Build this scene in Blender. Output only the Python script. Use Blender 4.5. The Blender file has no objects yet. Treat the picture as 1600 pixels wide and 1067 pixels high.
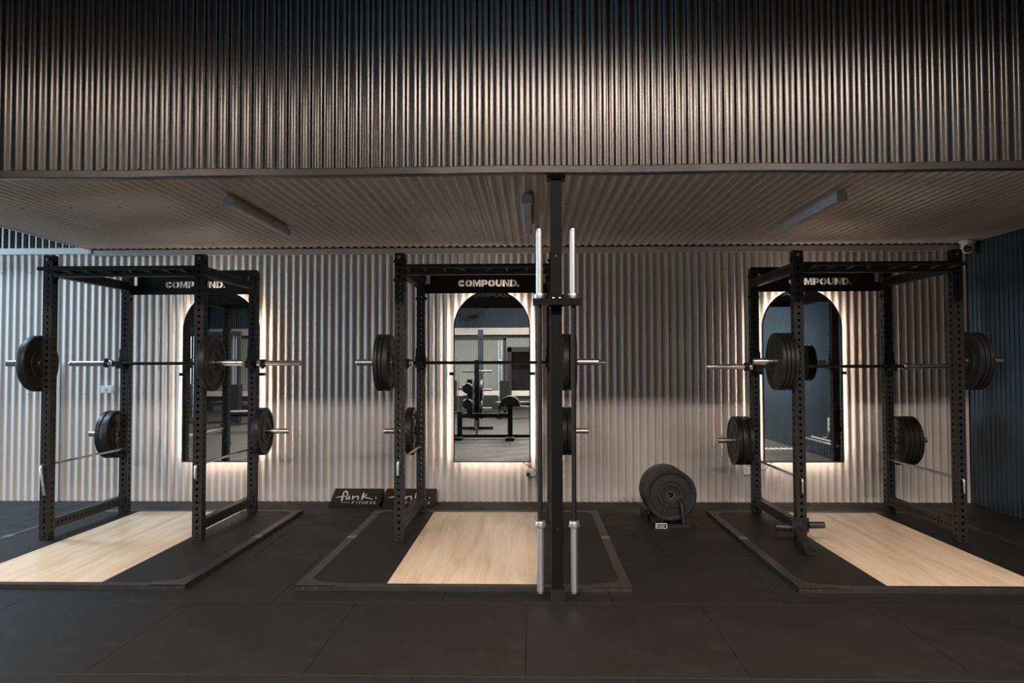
import bpy, math, random
from mathutils import Vector, Matrix
random.seed(4)
PI = math.pi
S = bpy.context.scene
COL = S.collection

# ------------------------------------------------------------------ camera
def make_camera():
    F, yaw, pitch, roll = 1178.7, .0255, .0312, -.0026
    cy, sy, cp, sp = math.cos(yaw), math.sin(yaw), math.cos(pitch), math.sin(pitch)
    right = Vector((cy, sy, 0)); fwd = Vector((-sy * cp, cy * cp, sp)); up = Vector((sy * sp, -cy * sp, cp))
    c, s = math.cos(roll), math.sin(roll)
    r2 = right * c + up * s; u2 = up * c - right * s
    m = Matrix(((r2.x, u2.x, -fwd.x, 0), (r2.y, u2.y, -fwd.y, 0), (r2.z, u2.z, -fwd.z, 1.387), (0, 0, 0, 1)))
    cam = bpy.data.cameras.new('camera'); cam.sensor_width = 36; cam.lens = F / 1600 * 36
    cam.clip_end = 100
    o = bpy.data.objects.new('camera', cam); COL.objects.link(o); o.matrix_world = m
    S.camera = o
make_camera()

# ------------------------------------------------------------------ world, lights, exposure
S.view_settings.view_transform = 'Standard'; S.view_settings.look = 'None'
S.view_settings.gamma = 1; S.view_settings.use_curve_mapping = False
S.view_settings.exposure = 0
W = bpy.data.worlds.new('world'); S.world = W; W.use_nodes = True
bg = W.node_tree.nodes['Background']; bg.inputs[0].default_value = (.45, .65, 1, 1); bg.inputs[1].default_value = .5
S.cycles.use_denoising = True
S.cycles.max_bounces = 8; S.cycles.diffuse_bounces = 4; S.cycles.glossy_bounces = 5
S.cycles.caustics_reflective = False; S.cycles.caustics_refractive = False
S.cycles.sample_clamp_indirect = 4

LAMP_W, DAY_W, LED_E = 550, 360, 44.0
LAMPS = [(-5.0, -.9), (-.15, -.9), (3.15, -.9), (-5.5, -5.4), (-.15, -5.4), (3.15, -5.4)]
def area(name, loc, rot, sx, sy, power, color, spread=180):
    l = bpy.data.lights.new(name, 'AREA'); l.shape = 'RECTANGLE'; l.size = sx; l.size_y = sy
    l.energy = power; l.color = color; l.spread = math.radians(spread)
    o = bpy.data.objects.new(name, l); COL.objects.link(o); o.location = loc; o.rotation_euler = rot
    return o
for x, y in LAMPS:
    area('high_bay_light', (x, y, 4.93), (0, 0, 0), 2.3, .5, LAMP_W, (1, .86, .76), 147)
# daylight through the roller door opening in the left wall
area('door_daylight', (-10.35, 4.3, 2.1), (0, -PI / 2, 0), 3.6, 4.6, DAY_W, (.60, .82, 1))

# daylight from the roof light over the open bay on the left
area('roof_daylight', (-6.9, 6.85, 6.1), (0, 0, 0), 3.6, .9, 620, (.52, .77, 1))

# ------------------------------------------------------------------ materials
def mat(name, col, rough=.5, metal=0, spec=.5, noise=None, bump=None, coat=0, emit=None, scale3=(1, 1, 1), roughvar=None):
    m = bpy.data.materials.new(name); m.use_nodes = True
    nt = m.node_tree; b = nt.nodes['Principled BSDF']
    b.inputs['Base Color'].default_value = (*col, 1); b.inputs['Roughness'].default_value = rough
    b.inputs['Metallic'].default_value = metal; b.inputs['Specular IOR Level'].default_value = spec
    b.inputs['Coat Weight'].default_value = coat; b.inputs['Coat Roughness'].default_value = .15
    if emit:
        b.inputs['Emission Color'].default_value = (*emit[0], 1); b.inputs['Emission Strength'].default_value = emit[1]
    if noise or bump or roughvar:
        tc = nt.nodes.new('ShaderNodeTexCoord'); mp = nt.nodes.new('ShaderNodeMapping')
        mp.inputs['Scale'].default_value = scale3
        nt.links.new(tc.outputs['Object'], mp.inputs[0])
        def nz(scale, detail=6, rg=.6):
            n = nt.nodes.new('ShaderNodeTexNoise'); n.inputs['Scale'].default_value = scale
            n.inputs['Detail'].default_value = detail; n.inputs['Roughness'].default_value = rg
            nt.links.new(mp.outputs[0], n.inputs['Vector']); return n
        if noise:
            sc, col2, lo, hi = noise
            n = nz(sc); r = nt.nodes.new('ShaderNodeValToRGB')
            r.color_ramp.elements[0].position = lo; r.color_ramp.elements[1].position = hi
            r.color_ramp.elements[0].color = (*col, 1); r.color_ramp.elements[1].color = (*col2, 1)
            nt.links.new(n.outputs['Fac'], r.inputs[0]); nt.links.new(r.outputs[0], b.inputs['Base Color'])
        if roughvar:
            sc, lo, hi = roughvar
            n = nz(sc, 4); r = nt.nodes.new('ShaderNodeMapRange')
            r.inputs['From Min'].default_value = .3; r.inputs['From Max'].default_value = .7
            r.inputs['To Min'].default_value = lo; r.inputs['To Max'].default_value = hi
            nt.links.new(n.outputs['Fac'], r.inputs[0]); nt.links.new(r.outputs[0], b.inputs['Roughness'])
        if bump:
            sc, st, dist = bump
            n = nz(sc, 3); bp = nt.nodes.new('ShaderNodeBump'); bp.inputs['Strength'].default_value = st
            bp.inputs['Distance'].default_value = dist
            nt.links.new(n.outputs['Fac'], bp.inputs['Height']); nt.links.new(bp.outputs[0], b.inputs['Normal'])
    return m
M = {}
M['wall'] = mat('beige_steel', (.64, .59, .545), .36, .15, .5, noise=(1.3, (.57, .52, .475), .35, .75), scale3=(1, 1, .35), roughvar=(2, .36, .5))
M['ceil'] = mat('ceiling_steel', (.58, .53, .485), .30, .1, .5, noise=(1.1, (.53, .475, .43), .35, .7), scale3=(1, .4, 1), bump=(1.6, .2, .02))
M['dark'] = mat('charcoal_steel', (.125, .116, .110), .21, .92, .5)
M['night'] = mat('black_steel', (.040, .053, .066), .27, .3, .5)
M['darktrim'] = mat('charcoal_flashing', (.07, .064, .06), .33, .6, .5, bump=(4, .2, .02))
M['trim'] = mat('pale_flashing', (.52, .49, .46), .35, .3, .5)
M['mezz'] = mat('board', (.12, .11, .10), .8)
M['rubber'] = mat('rubber_floor', (.0105, .0098, .0095), .62, 0, .3, noise=(9, (.019, .0178, .017), .55, .9), bump=(160, .25, .002), roughvar=(2.2, .5, .78))
M['matte'] = mat('rubber_inlay', (.009, .0086, .0083), .6, 0, .3, noise=(6, (.013, .0122, .0118), .45, .8), bump=(220, .3, .002))
M['rail'] = mat('platform_steel', (.03, .028, .027), .4, .4, .5, noise=(14, (.045, .042, .04), .4, .8))
M['black'] = mat('powder_black', (.0135, .0125, .012), .46, 0, .42, bump=(300, .1, .001))
M['post'] = mat('post_black', (.0025, .0022, .0021), .5, 0, .15)
M['farwall'] = mat('far_steel', (.17, .19, .185), .5)
M['panel'] = mat('sign_black', (.008, .008, .008), .5, 0, .3)
M['steel'] = mat('chrome', (.82, .81, .80), .24, 1)
M['brushed'] = mat('brushed_sleeve', (.8, .8, .8), .36, 1)
M['shaft'] = mat('black_shaft', (.035, .035, .037), .35, .7)
M['bumper'] = mat('bumper_rubber', (.0125, .0125, .013), .45, 0, .45, bump=(70, .15, .001))
M['hub'] = mat('hub_steel', (.3, .28, .25), .3, 1)
M['white'] = mat('white_plastic', (.85, .84, .82), .35)
M['diff'] = mat('batten_diffuser', (.55, .58, .60), .35)
M['lamp'] = mat('lamp_lens', (.9, .9, .9), .4, emit=((1, .84, .72), 6))
M['letter'] = mat('white_print', (.62, .61, .58), .6)
M['led'] = mat('warm_led', (1, .9, .8), .5, emit=((1, .80, .66), LED_E))
M['mirror'] = mat('mirror_glass', (.80, .85, .85), 0.0, 1)
M['pad'] = mat('black_vinyl', (.02, .02, .02), .4)
M['cable'] = mat('black_cable', (.01, .01, .01), .5)
M['glass'] = mat('dark_lens', (.01, .01, .012), .08)
M['sky'] = mat('skylight_sheet', (.5, .6, .7), .5, emit=((.35, .62, .9), .45))
M['screen'] = mat('lit_window', (.6, .8, 1), .5, emit=((.5, .75, 1), 1.5))

def wood_mat():
    m = bpy.data.materials.new('oak_laminate'); m.use_nodes = True; nt = m.node_tree; b = nt.nodes['Principled BSDF']
    tc = nt.nodes.new('ShaderNodeTexCoord'); mp = nt.nodes.new('ShaderNodeMapping'); mp.inputs['Scale'].default_value = (7, .55, 1)
    nt.links.new(tc.outputs['Object'], mp.inputs[0])
    n = nt.nodes.new('ShaderNodeTexNoise'); n.inputs['Scale'].default_value = 1.6; n.inputs['Detail'].default_value = 9
    n.inputs['Roughness'].default_value = .62; n.inputs['Distortion'].default_value = .8
    nt.links.new(mp.outputs[0], n.inputs['Vector'])
    r = nt.nodes.new('ShaderNodeValToRGB'); e = r.color_ramp.elements
    e[0].position = .3; e[0].color = (.56, .40, .26, 1); e[1].position = .68; e[1].color = (.86, .69, .51, 1)
    x = e.new(.5); x.color = (.76, .58, .40, 1)
    nt.links.new(n.outputs['Fac'], r.inputs[0]); nt.links.new(r.outputs[0], b.inputs['Base Color'])
    b.inputs['Roughness'].default_value = .30
    return m
M['wood'] = wood_mat()

# ------------------------------------------------------------------ mesh helpers
class MB:
    def __init__(s): s.v = []; s.f = []
    def add(s, vs, fs):
        n = len(s.v); s.v += [tuple(v) for v in vs]; s.f += [tuple(i + n for i in f) for f in fs]; return s
    def box(s, x0, x1, y0, y1, z0, z1):
        vs = [(x, y, z) for x in (x0, x1) for y in (y0, y1) for z in (z0, z1)]
        return s.add(vs, [(0, 1, 3, 2), (4, 6, 7, 5), (0, 4, 5, 1), (2, 3, 7, 6), (0, 2, 6, 4), (1, 5, 7, 3)])
    def bar(s, a, b, w, h):          # box bar from a to b
        a, b = Vector(a), Vector(b); d = (b - a).normalized()
        up = Vector((0, 0, 1)) if abs(d.z) < .9 else Vector((0, 1, 0))
        x = d.cross(up).normalized(); y = x.cross(d)
        vs = [p + x * i * w / 2 + y * j * h / 2 for p in (a, b) for i, j in ((-1, -1), (1, -1), (1, 1), (-1, 1))]
        return s.add(vs, [(3, 2, 1, 0), (4, 5, 6, 7)] + [(i, (i + 1) % 4, 4 + (i + 1) % 4, 4 + i) for i in range(4)])
    def tube(s, pts, r, n=12, cap=True):
        pts = [Vector(p) for p in pts]; rings = []
        rr = r if isinstance(r, (list, tuple)) else [r] * len(pts)
        prev = None
        for i, p in enumerate(pts):
            d = (pts[min(i + 1, len(pts) - 1)] - pts[max(i - 1, 0)]).normalized()
            if prev is None:
                u = d.cross(Vector((0, 0, 1)) if abs(d.z) < .9 else Vector((0, 1, 0))).normalized()
            else:
                u = (prev - d * prev.dot(d)).normalized()
            prev = u; w = d.cross(u)
            rings.append([p + (u * math.cos(2 * PI * k / n) + w * math.sin(2 * PI * k / n)) * rr[i] for k in range(n)])
        vs = [v for g in rings for v in g]; fs = []
        for i in range(len(pts) - 1):
            for k in range(n):
                fs.append((i * n + k, i * n + (k + 1) % n, (i + 1) * n + (k + 1) % n, (i + 1) * n + k))
        if cap: fs += [tuple(range(n))[::-1], tuple((len(pts) - 1) * n + k for k in range(n))]
        return s.add(vs, fs)
    def lathe(s, prof, axis='X', c=(0, 0, 0), n=48, closed=False):   # prof: (along, radius)
        vs = []; fs = []; m = len(prof)
        for a, r in prof:
            for k in range(n):
                t = 2 * PI * k / n; p, q = r * math.cos(t), r * math.sin(t)
                v = {'X': (a, p, q), 'Y': (q, a, p), 'Z': (p, q, a)}[axis]
                vs.append((v[0] + c[0], v[1] + c[1], v[2] + c[2]))
        for i in range(m if closed else m - 1):
            j = (i + 1) % m
            for k in range(n):
                fs.append((i * n + k, i * n + (k + 1) % n, j * n + (k + 1) % n, j * n + k))
        if not closed:
            fs += [tuple(range(n))[::-1], tuple((m - 1) * n + k for k in range(n))]
        return s.add(vs, fs)
    def prism(s, poly, axis, a0, a1):    # poly 2D extruded along axis: X->(y,z) Y->(x,z) Z->(x,y)
        def P(u, v, a): return {'X': (a, u, v), 'Y': (u, a, v), 'Z': (u, v, a)}[axis]
        n = len(poly); vs = [P(u, v, a0) for u, v in poly] + [P(u, v, a1) for u, v in poly]
        return s.add(vs, [tuple(range(n)), tuple(range(2 * n - 1, n - 1, -1))] + [(i, n + i, n + (i + 1) % n, (i + 1) % n) for i in range(n)])
    def mesh(s, name, m, ang=35):
        me = bpy.data.meshes.new(name); me.from_pydata(s.v, [], s.f); me.update()
        import bmesh
        bm = bmesh.new(); bm.from_mesh(me); bmesh.ops.recalc_face_normals(bm, faces=bm.faces); bm.to_mesh(me); bm.free()
        me.materials.append(m); me.shade_smooth(); me.set_sharp_from_angle(angle=math.radians(ang))
        return me
    def build(s, name, m, parent=None, ang=35, loc=None):
        o = bpy.data.objects.new(name, s.mesh(name, m, ang)); COL.objects.link(o)
        if parent: o.parent = parent
        if loc: o.location = loc
        return o
def put(name, me, parent=None, loc=(0, 0, 0), rot=(0, 0, 0), scale=None):
    o = bpy.data.objects.new(name, me); COL.objects.link(o); o.parent = parent
    o.location = loc; o.rotation_euler = rot
    if scale: o.scale = scale
    return o
def tag(o, label=None, cat=None, group=None, kind=None):
    if label: o['label'] = label
    if cat: o['category'] = cat
    if group: o['group'] = group
    if kind: o['kind'] = kind
    return o
def thing(name, label, cat, loc=(0, 0, 0), group=None, rz=0):
    o = bpy.data.objects.new(name, None); COL.objects.link(o); o.location = loc; o.rotation_euler = (0, 0, rz)
    o.empty_display_size = .1
    return tag(o, label, cat, group)
def st(o): o['kind'] = 'structure'; return o

# corrugated profile (height along X), returned for a given number of pitches
def prof_round(p, amp, n, k=10):
    return [(i * p / k, amp * math.cos(2 * PI * i / k)) for i in range(n * k + 1)]
def prof_trap(p, d, n):
    out = []
    for i in range(n):
        x = i * p
        # narrow rounded shoulders so that the bends catch light
        out += [(x, 0), (x + .15 * p, 0), (x + .18 * p, .04 * d), (x + .30 * p, .96 * d), (x + .33 * p, d), (x + .67 * p, d), (x + .70 * p, .96 * d), (x + .82 * p, .04 * d), (x + .85 * p, 0)]
    return out + [(n * p, 0)]
def sheet_mesh(name, prof, length, th, m, ang=50):
    # lies in local XZ: X along width, Z along length, profile height toward -Y
    n = len(prof); vs = []
    for z in (0, length):
        vs += [(x, -h, z) for x, h in prof] + [(x, -h + th, z) for x, h in prof]
    fs = []
    for i in range(n - 1):
        a, b = i, 2 * n + i
        fs += [(a, a + 1, b + 1, b), (n + a, n + b, n + b + 1, n + a + 1), (a, n + a, n + a + 1, a + 1), (b, b + 1, n + b + 1, n + b)]
    fs += [(0, 2 * n, 3 * n, n), (n - 1, 2 * n - 1, 4 * n - 1, 3 * n - 1)]
    return MB().add(vs, fs).mesh(name, m, ang)

# ------------------------------------------------------------------ the setting
XL, XR, YB, YF, ROOF, MX = -10.4, 4.38, 7.69, -9.0, 6.2, -4.54
fl = st(MB().box(XL - .2, XR + .3, YF - .2, YB + .3, -.12, -.012).build('floor', M['rubber']))
PX, PY = 1.0, 1.045
mat_me = MB()
def bevel_box(mb, x0, x1, y0, y1, z0, z1, b):
    vs = [(x, y, z0) for x, y in ((x0, y0), (x1, y0), (x1, y1), (x0, y1))]
    vs += [(x, y, z1 - b) for x, y in ((x0, y0), (x1, y0), (x1, y1), (x0, y1))]
    vs += [(x, y, z1) for x, y in ((x0 + b, y0 + b), (x1 - b, y0 + b), (x1 - b, y1 - b), (x0 + b, y1 - b))]
    fs = [(0, 3, 2, 1), (8, 9, 10, 11)]
    for k in (0, 4):
        fs += [(k + i, k + (i + 1) % 4, k + 4 + (i + 1) % 4, k + 4 + i) for i in range(4)]
    return mb.add(vs, fs)
g = .0009
mat_me = bevel_box(MB(), g, PX - g, g, PY - g, -.012, 0, .0014).mesh('rubber_mat', M['rubber'], 20)
half_me = bevel_box(MB(), g, PX / 2 - g, g, PY - g, -.012, 0, .0014).mesh('rubber_mat_half', M['rubber'], 20)
row = 0
y = 4.445 - 13 * PY
while y < YB - .05:
    k = round((y - 4.445) / PY)
    off = {0: .47, -1: -.03, -2: .47}.get(k, .47 if k % 2 == 0 else -.03)
    dep = min(PY, YB - y)
    x = off - 11 * PX
    while x < XR:
        if x < XL - .1: x += PX; continue
        o = put('rubber_mat', mat_me, fl, (x, y, random.uniform(-.0006, .0006)))
        if dep < PY: o.scale = (1, dep / PY, 1)
        if x + PX > XR + .02: o.scale = ((XR - x) / PX, o.scale[1], 1)
        x += PX
    y += PY

# back wall: pale corrugated sheets below, charcoal above on the far left
wb = st(MB().box(XL, XR + .2, YB + .03, YB + .12, 0, ROOF).build('wall_back', M['mezz']))
P1 = .0749
me_wall = sheet_mesh('corrugated_sheet', prof_round(P1, .0085, 10), 2.585, .002, M['wall'])
for i in range(19):
    x = XR - (i + 1) * P1 * 10
    put('corrugated_sheet', me_wall, wb, (x, YB + .0095 + (.0012 if i % 2 else 0), 0))
P2 = .0709
me_up = sheet_mesh('ribbed_sheet', prof_trap(P2, .018, 10), ROOF - 2.6, .0015, M['dark'])
for i in range(9):
    x = MX - (i + 1) * P2 * 10
    if x > XL - .7: put('ribbed_sheet', me_up, wb, (x, YB + .02, 2.6))
# narrow dark screw heads along the sheets
sc = MB()
for z in (1.10, 2.36):
    i = 0
    x = XR - P1 * 4
    while x > -5.6:
        sc.lathe([(0, .006), (-.004, .005), (-.006, .002)], 'Y', (x, YB + .0015, z), 8)
        x -= P1 * 4
tag(sc.build('screw_heads', M['hub'], wb), kind='stuff')
# flashings
st(MB().box(MX + .01, XR, YB - .035, YB - .004, 2.526, 2.584).build('trim_1', M['trim']))
st(MB().box(XL, MX, YB - .045, YB - .004, 2.545, 2.607).build('trim_2', M['trim']))
st(MB().box(-4.915, -4.865, YB - .022, YB - .012, 0, 1.42).build('trim_3', M['wall']))

# soffit (underside of the mezzanine)
ce = st(MB().box(MX, XR, 4.47, YB + .03, 2.66, 2.80).build('ceiling', M['mezz']))
me_ce = sheet_mesh('ceiling_sheet', prof_round(P1, .0085, 10), YB - 4.46 - .036, .002, M['ceil'])
for i in range(12):
    x = XR - (i + 1) * P1 * 10
    s_ = 1.0
    if x < MX: s_ = (x + P1 * 10 - MX) / (P1 * 10); x = MX
    put('ceiling_sheet', me_ce, ce, (x, YB - .036, 2.60), (PI / 2, 0, 0), (s_, 1, 1))
sc = MB()
for yy in (5.6, 6.7):
    x = XR - P1 * 5
    while x > MX:
        sc.lathe([(0, .006), (-.004, .005), (-.006, .002)], 'Z', (x, yy, 2.5895), 8); x -= P1 * 5
tag(sc.build('screw_heads', M['black'], ce), kind='stuff')
st(MB().box(MX - .03, MX, 4.42, YB - .05, 2.585, 2.66).build('trim_4', M['trim']))

# bulkhead above the opening
wu = st(MB().box(MX, XR, 4.445, 4.47, 2.56, ROOF).build('wall_front_upper', M['mezz']))
me_f = sheet_mesh('ribbed_sheet', prof_trap(P2, .018, 10), ROOF - 2.545, .0015, M['dark'])
i = 0
while True:
    x = XR - (i + 1) * P2 * 10
    if x + P2 * 10 < MX + .1: break
    put('ribbed_sheet', me_f, wu, (max(x, MX), 4.44 + (.001 if i % 2 else 0), 2.545), (0, 0, 0), ((min(1, (x + P2 * 10 - MX) / (P2 * 10))), 1, 1))
    i += 1
sc = MB(); i = 0; x = XR - P2 * .0
while x > MX:
    sc.lathe([(0, .006), (-.005, .0055), (-.008, .003)], 'Y', (x - (.004 if i % 3 else 0), 4.44, 2.568), 8)
    x -= P2 * (3 if i % 2 else 4); i += 1
tag(sc.build('screw_heads', M['panel'], wu), kind='stuff')
# bottom flashing, two lengths lapped, slightly sagging
def flashing(x0, x1, z0f, name, dy=0):
    mb = MB(); n = 24; vs = []; fs = []
    prof = [(4.408, .047), (4.404, .043), (4.404, .004), (4.408, 0), (4.475, .004), (4.475, .007), (4.411, .004), (4.411, .047)]
    for i in range(n + 1):
        x = x0 + (x1 - x0) * i / n; sag = z0f + .003 * math.sin(i * .9)
        vs += [(x, yy + dy, sag + z) for yy, z in prof]
    m = len(prof)
    for i in range(n):
        for k in range(m): fs.append((i * m + k, i * m + (k + 1) % m, (i + 1) * m + (k + 1) % m, (i + 1) * m + k))
    fs += [tuple(range(m)), tuple(n * m + k for k in range(m))]
    return st(mb.add(vs, fs).build(name, M['darktrim']))
flashing(MX - .01, -.46, 2.511, 'trim_5')
flashing(-.49, XR, 2.513, 'trim_6', -.004)
wr2 = st(MB().box(MX - .02, MX, 4.42, YB, 2.66, ROOF).build('wall_left_upper', M['dark']))

# right wall
wr = st(MB().box(XR + .02, XR + .12, YF, YB + .1, 0, ROOF).build('wall_right', M['night']))
me_r = sheet_mesh('ribbed_sheet', prof_trap(P2, .018, 10), ROOF, .0015, M['night'])
for i in range(24):
    y1 = YB - i * P2 * 10
    if y1 - P2 * 10 < YF - .1: break
    put('ribbed_sheet', me_r, wr, (XR + .018, y1, 0), (0, 0, -PI / 2))
# left wall with a daylit door opening
wl = MB().box(XL - .1, XL, YF, 1.9, 0, ROOF).box(XL - .1, XL, 6.75, YB + .1, 0, ROOF).box(XL - .1, XL, 1.9, 6.75, 4.05, ROOF)
wl = st(wl.build('wall_left', M['night']))
me_l = sheet_mesh('ribbed_sheet', prof_trap(P2, .018, 10), ROOF, .0015, M['night'])
for y0 in [YF + k * P2 * 10 for k in range(15)] + [6.8]:
    put('ribbed_sheet', me_l, wl, (XL - .018, y0, 0), (0, 0, PI / 2))
# far wall behind the camera
wf = st(MB().box(XL, XR, YF - .1, YF - .02, 0, ROOF).build('wall_far', M['mezz']))
me_fw = sheet_mesh('corrugated_sheet', prof_round(P1, .0085, 10, 6), 2.5, .002, M['farwall'])
me_fd = sheet_mesh('ribbed_sheet', prof_trap(P2, .018, 10), ROOF - 2.5, .0015, M['night'])
for i in range(20):
    x = XR - i * P1 * 10
    if x - .75 > XL - .4: put('corrugated_sheet', me_fw, wf, (x, YF - .012, 0), (0, 0, PI))
for i in range(21):
    x = XR - i * P2 * 10
    if x - .7 > XL - .4: put('ribbed_sheet', me_fd, wf, (x, YF - .018, 2.5), (0, 0, PI))
st(MB().box(XL, XR, YF + .0, YF + .12, 2.36, 2.58).build('trim_7', M['trim']))
st(MB().box(XL, XR, YF + .0, YF + .5, 0, .42).box(XL, XR, YF, YF + .52, .42, .58).build('baseboard_far', M['black']))
st(MB().box(XL, XR, YF + .51, YF + .535, .42, .585).build('trim_8', M['trim']))
st(MB().box(XL - .1, XR + .1, YF - .1, 4.47, ROOF, ROOF + .1).box(XL - .1, MX, 4.47, YB + .1, ROOF, ROOF + .1).build('ceiling_upper', M['night']))
st(MB().box(-3.2, 1.2, -4.2, -1.3, ROOF - .03, ROOF - .01).build('window_1', M['sky']))
st(MB().box(-8.8, -5.0, 6.35, 7.35, ROOF - .03, ROOF - .01).build('window_2', M['sky']))
d1 = st(MB().box(-.75, -.62, YF + .0, YF + .62, 0, 1.95).box(.75, .88, YF, YF + .62, 0, 1.95).box(-.75, .88, YF, YF + .62, 1.8, 1.95).build('door_1', M['black']))
tag(MB().box(-.62, .75, YF + .05, YF + .07, .6, 1.8).build('door_glass', M['glass'], d1))
# low pale conduit strip and sockets along the right wall (seen in the right mirror)
st(MB().box(XR - .02, XR - .004, 3.3, 5.1, .255, .272).build('trim_9', M['white']))

# ------------------------------------------------------------------ steel post
t = thing('steel_post', 'black square steel post between the middle rack and the camera, carrying the bulkhead', 'post', (.150, 4.5, 0))
MB().box(-.033, .033, -.033, .033, .07, 2.513).build('post_tube', M['post'], t)
MB().box(-.042, .042, -.045, .04, 0, .075).build('base_shoe', M['panel'], t)
MB().box(-.055, .055, -.05, .05, 2.495, 2.512).build('cap_plate', M['black'], t)
for z in (2.03, .42):
    MB().lathe([(0, .009), (-.004, .008), (-.005, .003)], 'Y', (.0, -.033, z), 12).build('bolt', M['shaft'], t)

# vertical barbell hanger and its bars
t = thing('barbell_hanger', 'black steel hanger plate wrapped round the post, holding two upright barbells', 'hanger', (.150, 4.43, 1.745))
mb = MB()
mb.box(-.14, .145, -.045, .036, -.008, 0)
mb.box(-.14, .145, -.049, -.043, -.008, .03)
mb.build('shelf_plate', M['post'], t)
MB().box(-.045, -.036, -.045, .11, -.008, .055).build('side_cheek', M['post'], t)
MB().box(.036, .045, -.045, .11, -.008, .055).build('side_cheek', M['post'], t)
MB().box(-.036, .036, -.007, .0365, 0, .055).build('front_plate', M['post'], t)
for s in (-1, 1): MB().lathe([(0, .009), (-.006, .009), (-.007, .004)], 'Y', (s * .02, -.007, .03), 10).build('bolt', M['steel'], t)

def barbell(name, label, loc, half, shoulder, rot, group, shaft_m, sleeve_m, sr=.0245):
    t = thing(name, label, 'barbell', loc, group); t.rotation_euler = rot
    MB().tube([(-shoulder, 0, 0), (shoulder, 0, 0)], .0142, 16).build('shaft', M[shaft_m], t)
    for s in (-1, 1):
        sl = MB().lathe([(s * (shoulder + .02), sr), (s * (half - .012), sr), (s * (half - .009), sr - .003), (s * half, sr - .004), (s * half, sr * .55), (s * (half - .006), sr * .5)], 'X', n=28).build('sleeve', M[sleeve_m], t)
        MB().lathe([(s * (shoulder - .012), .017), (s * (shoulder - .01), .03), (s * (shoulder + .018), .036), (s * (shoulder + .024), .034), (s * (shoulder + .024), sr)], 'X', n=28).build('collar_ring', M[sleeve_m], t)
    return t
barbell('barbell', 'upright black-shafted barbell hanging left of the post with bright sleeves', (.049, 4.425, 1.125), 1.062, .655, (0, PI / 2, 0), 'barbells stored upright on the post', 'shaft', 'brushed', .0215)
barbell('barbell', 'upright black-shafted barbell hanging right of the post with bright sleeves', (.246, 4.425, 1.125), 1.062, .655, (0, PI / 2, 0), 'barbells stored upright on the post', 'shaft', 'brushed', .0215)

# ------------------------------------------------------------------ perforated tube
def cell_face(mb, o, u, v, n, hw, p, r, th, k=12, hole=True):
    """one cell: centre o, u across (half width hw), v along (pitch p), outward normal n, wall th"""
    o, u, v, n = Vector(o), Vector(u), Vector(v), Vector(n)
    if not hole:
        for off, hh in ((0, hw), (-th, hw - th)):
            q = [o + n * off + u * a * hh + v * b * p / 2 for a, b in ((-1, -1), (1, -1), (1, 1), (-1, 1))]
            mb.add(q, [(0, 1, 2, 3)])
        return
    out = []; inn = []; c0 = []; c1 = []
    for i in range(k):
        a = 2 * PI * (i + .5) / k; ca, sa = math.cos(a), math.sin(a)
        sx = hw / abs(ca) if abs(ca) > 1e-6 else 1e9; sy = p / 2 / abs(sa) if abs(sa) > 1e-6 else 1e9
        t = min(sx, sy); out.append((ca * t, sa * t)); c0.append((ca * r, sa * r))
    # snap the nearest boundary vertices to the four corners
    for cx in (-1, 1):
        for cy in (-1, 1):
            j = min(range(k), key=lambda i: (out[i][0] - cx * hw) ** 2 + (out[i][1] - cy * p / 2) ** 2)
            out[j] = (cx * hw, cy * p / 2)
    f = (hw - th) / hw
    vs = [o + u * a + v * b for a, b in out] + [o + u * a + v * b for a, b in c0]
    vs += [o - n * th + u * a * f + v * b for a, b in out] + [o - n * th + u * a + v * b for a, b in c0]
    fs = []
    for i in range(k):
        j = (i + 1) % k
        fs += [(i, j, k + j, k + i), (k + i, k + j, 3 * k + j, 3 * k + i), (2 * k + i, 3 * k + i, 3 * k + j, 2 * k + j)]
    mb.add(vs, fs)
def perf_tube(length, hx, hy, first, pitch, count, faces='xy', r=.0115, th=.004):
    """tube along +Z from 0; hx, hy half sizes; holes from first"""
    mb = MB()
    F = [((0, -hy), (1, 0, 0), (0, -1, 0), hx, 'y'), ((0, hy), (1, 0, 0), (0, 1, 0), hx, 'y'), ((hx, 0), (0, 1, 0), (1, 0, 0), hy, 'x'), ((-hx, 0), (0, 1, 0), (-1, 0, 0), hy, 'x')]
    for (cx, cy), u, n, hw, fx in F:
        z = first - pitch / 2
        cell_face(mb, (cx, cy, z / 2), u, (0, 0, 1), n, hw, z, r, th, hole=False)
        ze = first + (count - .5) * pitch
        cell_face(mb, (cx, cy, (ze + length) / 2), u, (0, 0, 1), n, hw, length - ze, r, th, hole=False)
        if fx in faces:
            for i in range(count): cell_face(mb, (cx, cy, first + i * pitch), u, (0, 0, 1), n, hw, pitch, r, th)
        else:
            cell_face(mb, (cx, cy, (z + ze) / 2), u, (0, 0, 1), n, hw, ze - z, r, th, hole=False)
    mb.box(-hx + th, hx - th, -hy + th, hy - th, 0, .002)
    mb.box(-hx + .002, hx - .002, -hy + .002, hy - .002, length - .003, length + .003)
    return mb
T0, TOP = .0315, 2.262
up_me = perf_tube(TOP - T0, .0375, .0375, .045, .05, 43).mesh('upright', M['black'], 30)
RY0, RY1 = 5.876, 7.013      # upright centres, front and rear
beam_len = RY1 - RY0 - .075 - .012
beam_me = perf_tube(beam_len, .0375, .030, .0525, .0525, 19, 'y', .0105).mesh('side_beam', M['black'], 30)
bolt_me = MB().lathe([(0, .017), (-.003, .017), (-.004, .013), (-.013, .012), (-.014, .008)], 'Y', n=8).mesh('bolt', M['panel'], 25)
bolt_s = MB().lathe([(0, .014), (-.003, .014), (-.004, .011), (-.012, .010), (-.013, .006)], 'Y', n=8).mesh('bolt', M['hub'], 25)
bolt_d = bolt_s.copy(); bolt_d.materials[0] = M['shaft']
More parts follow.
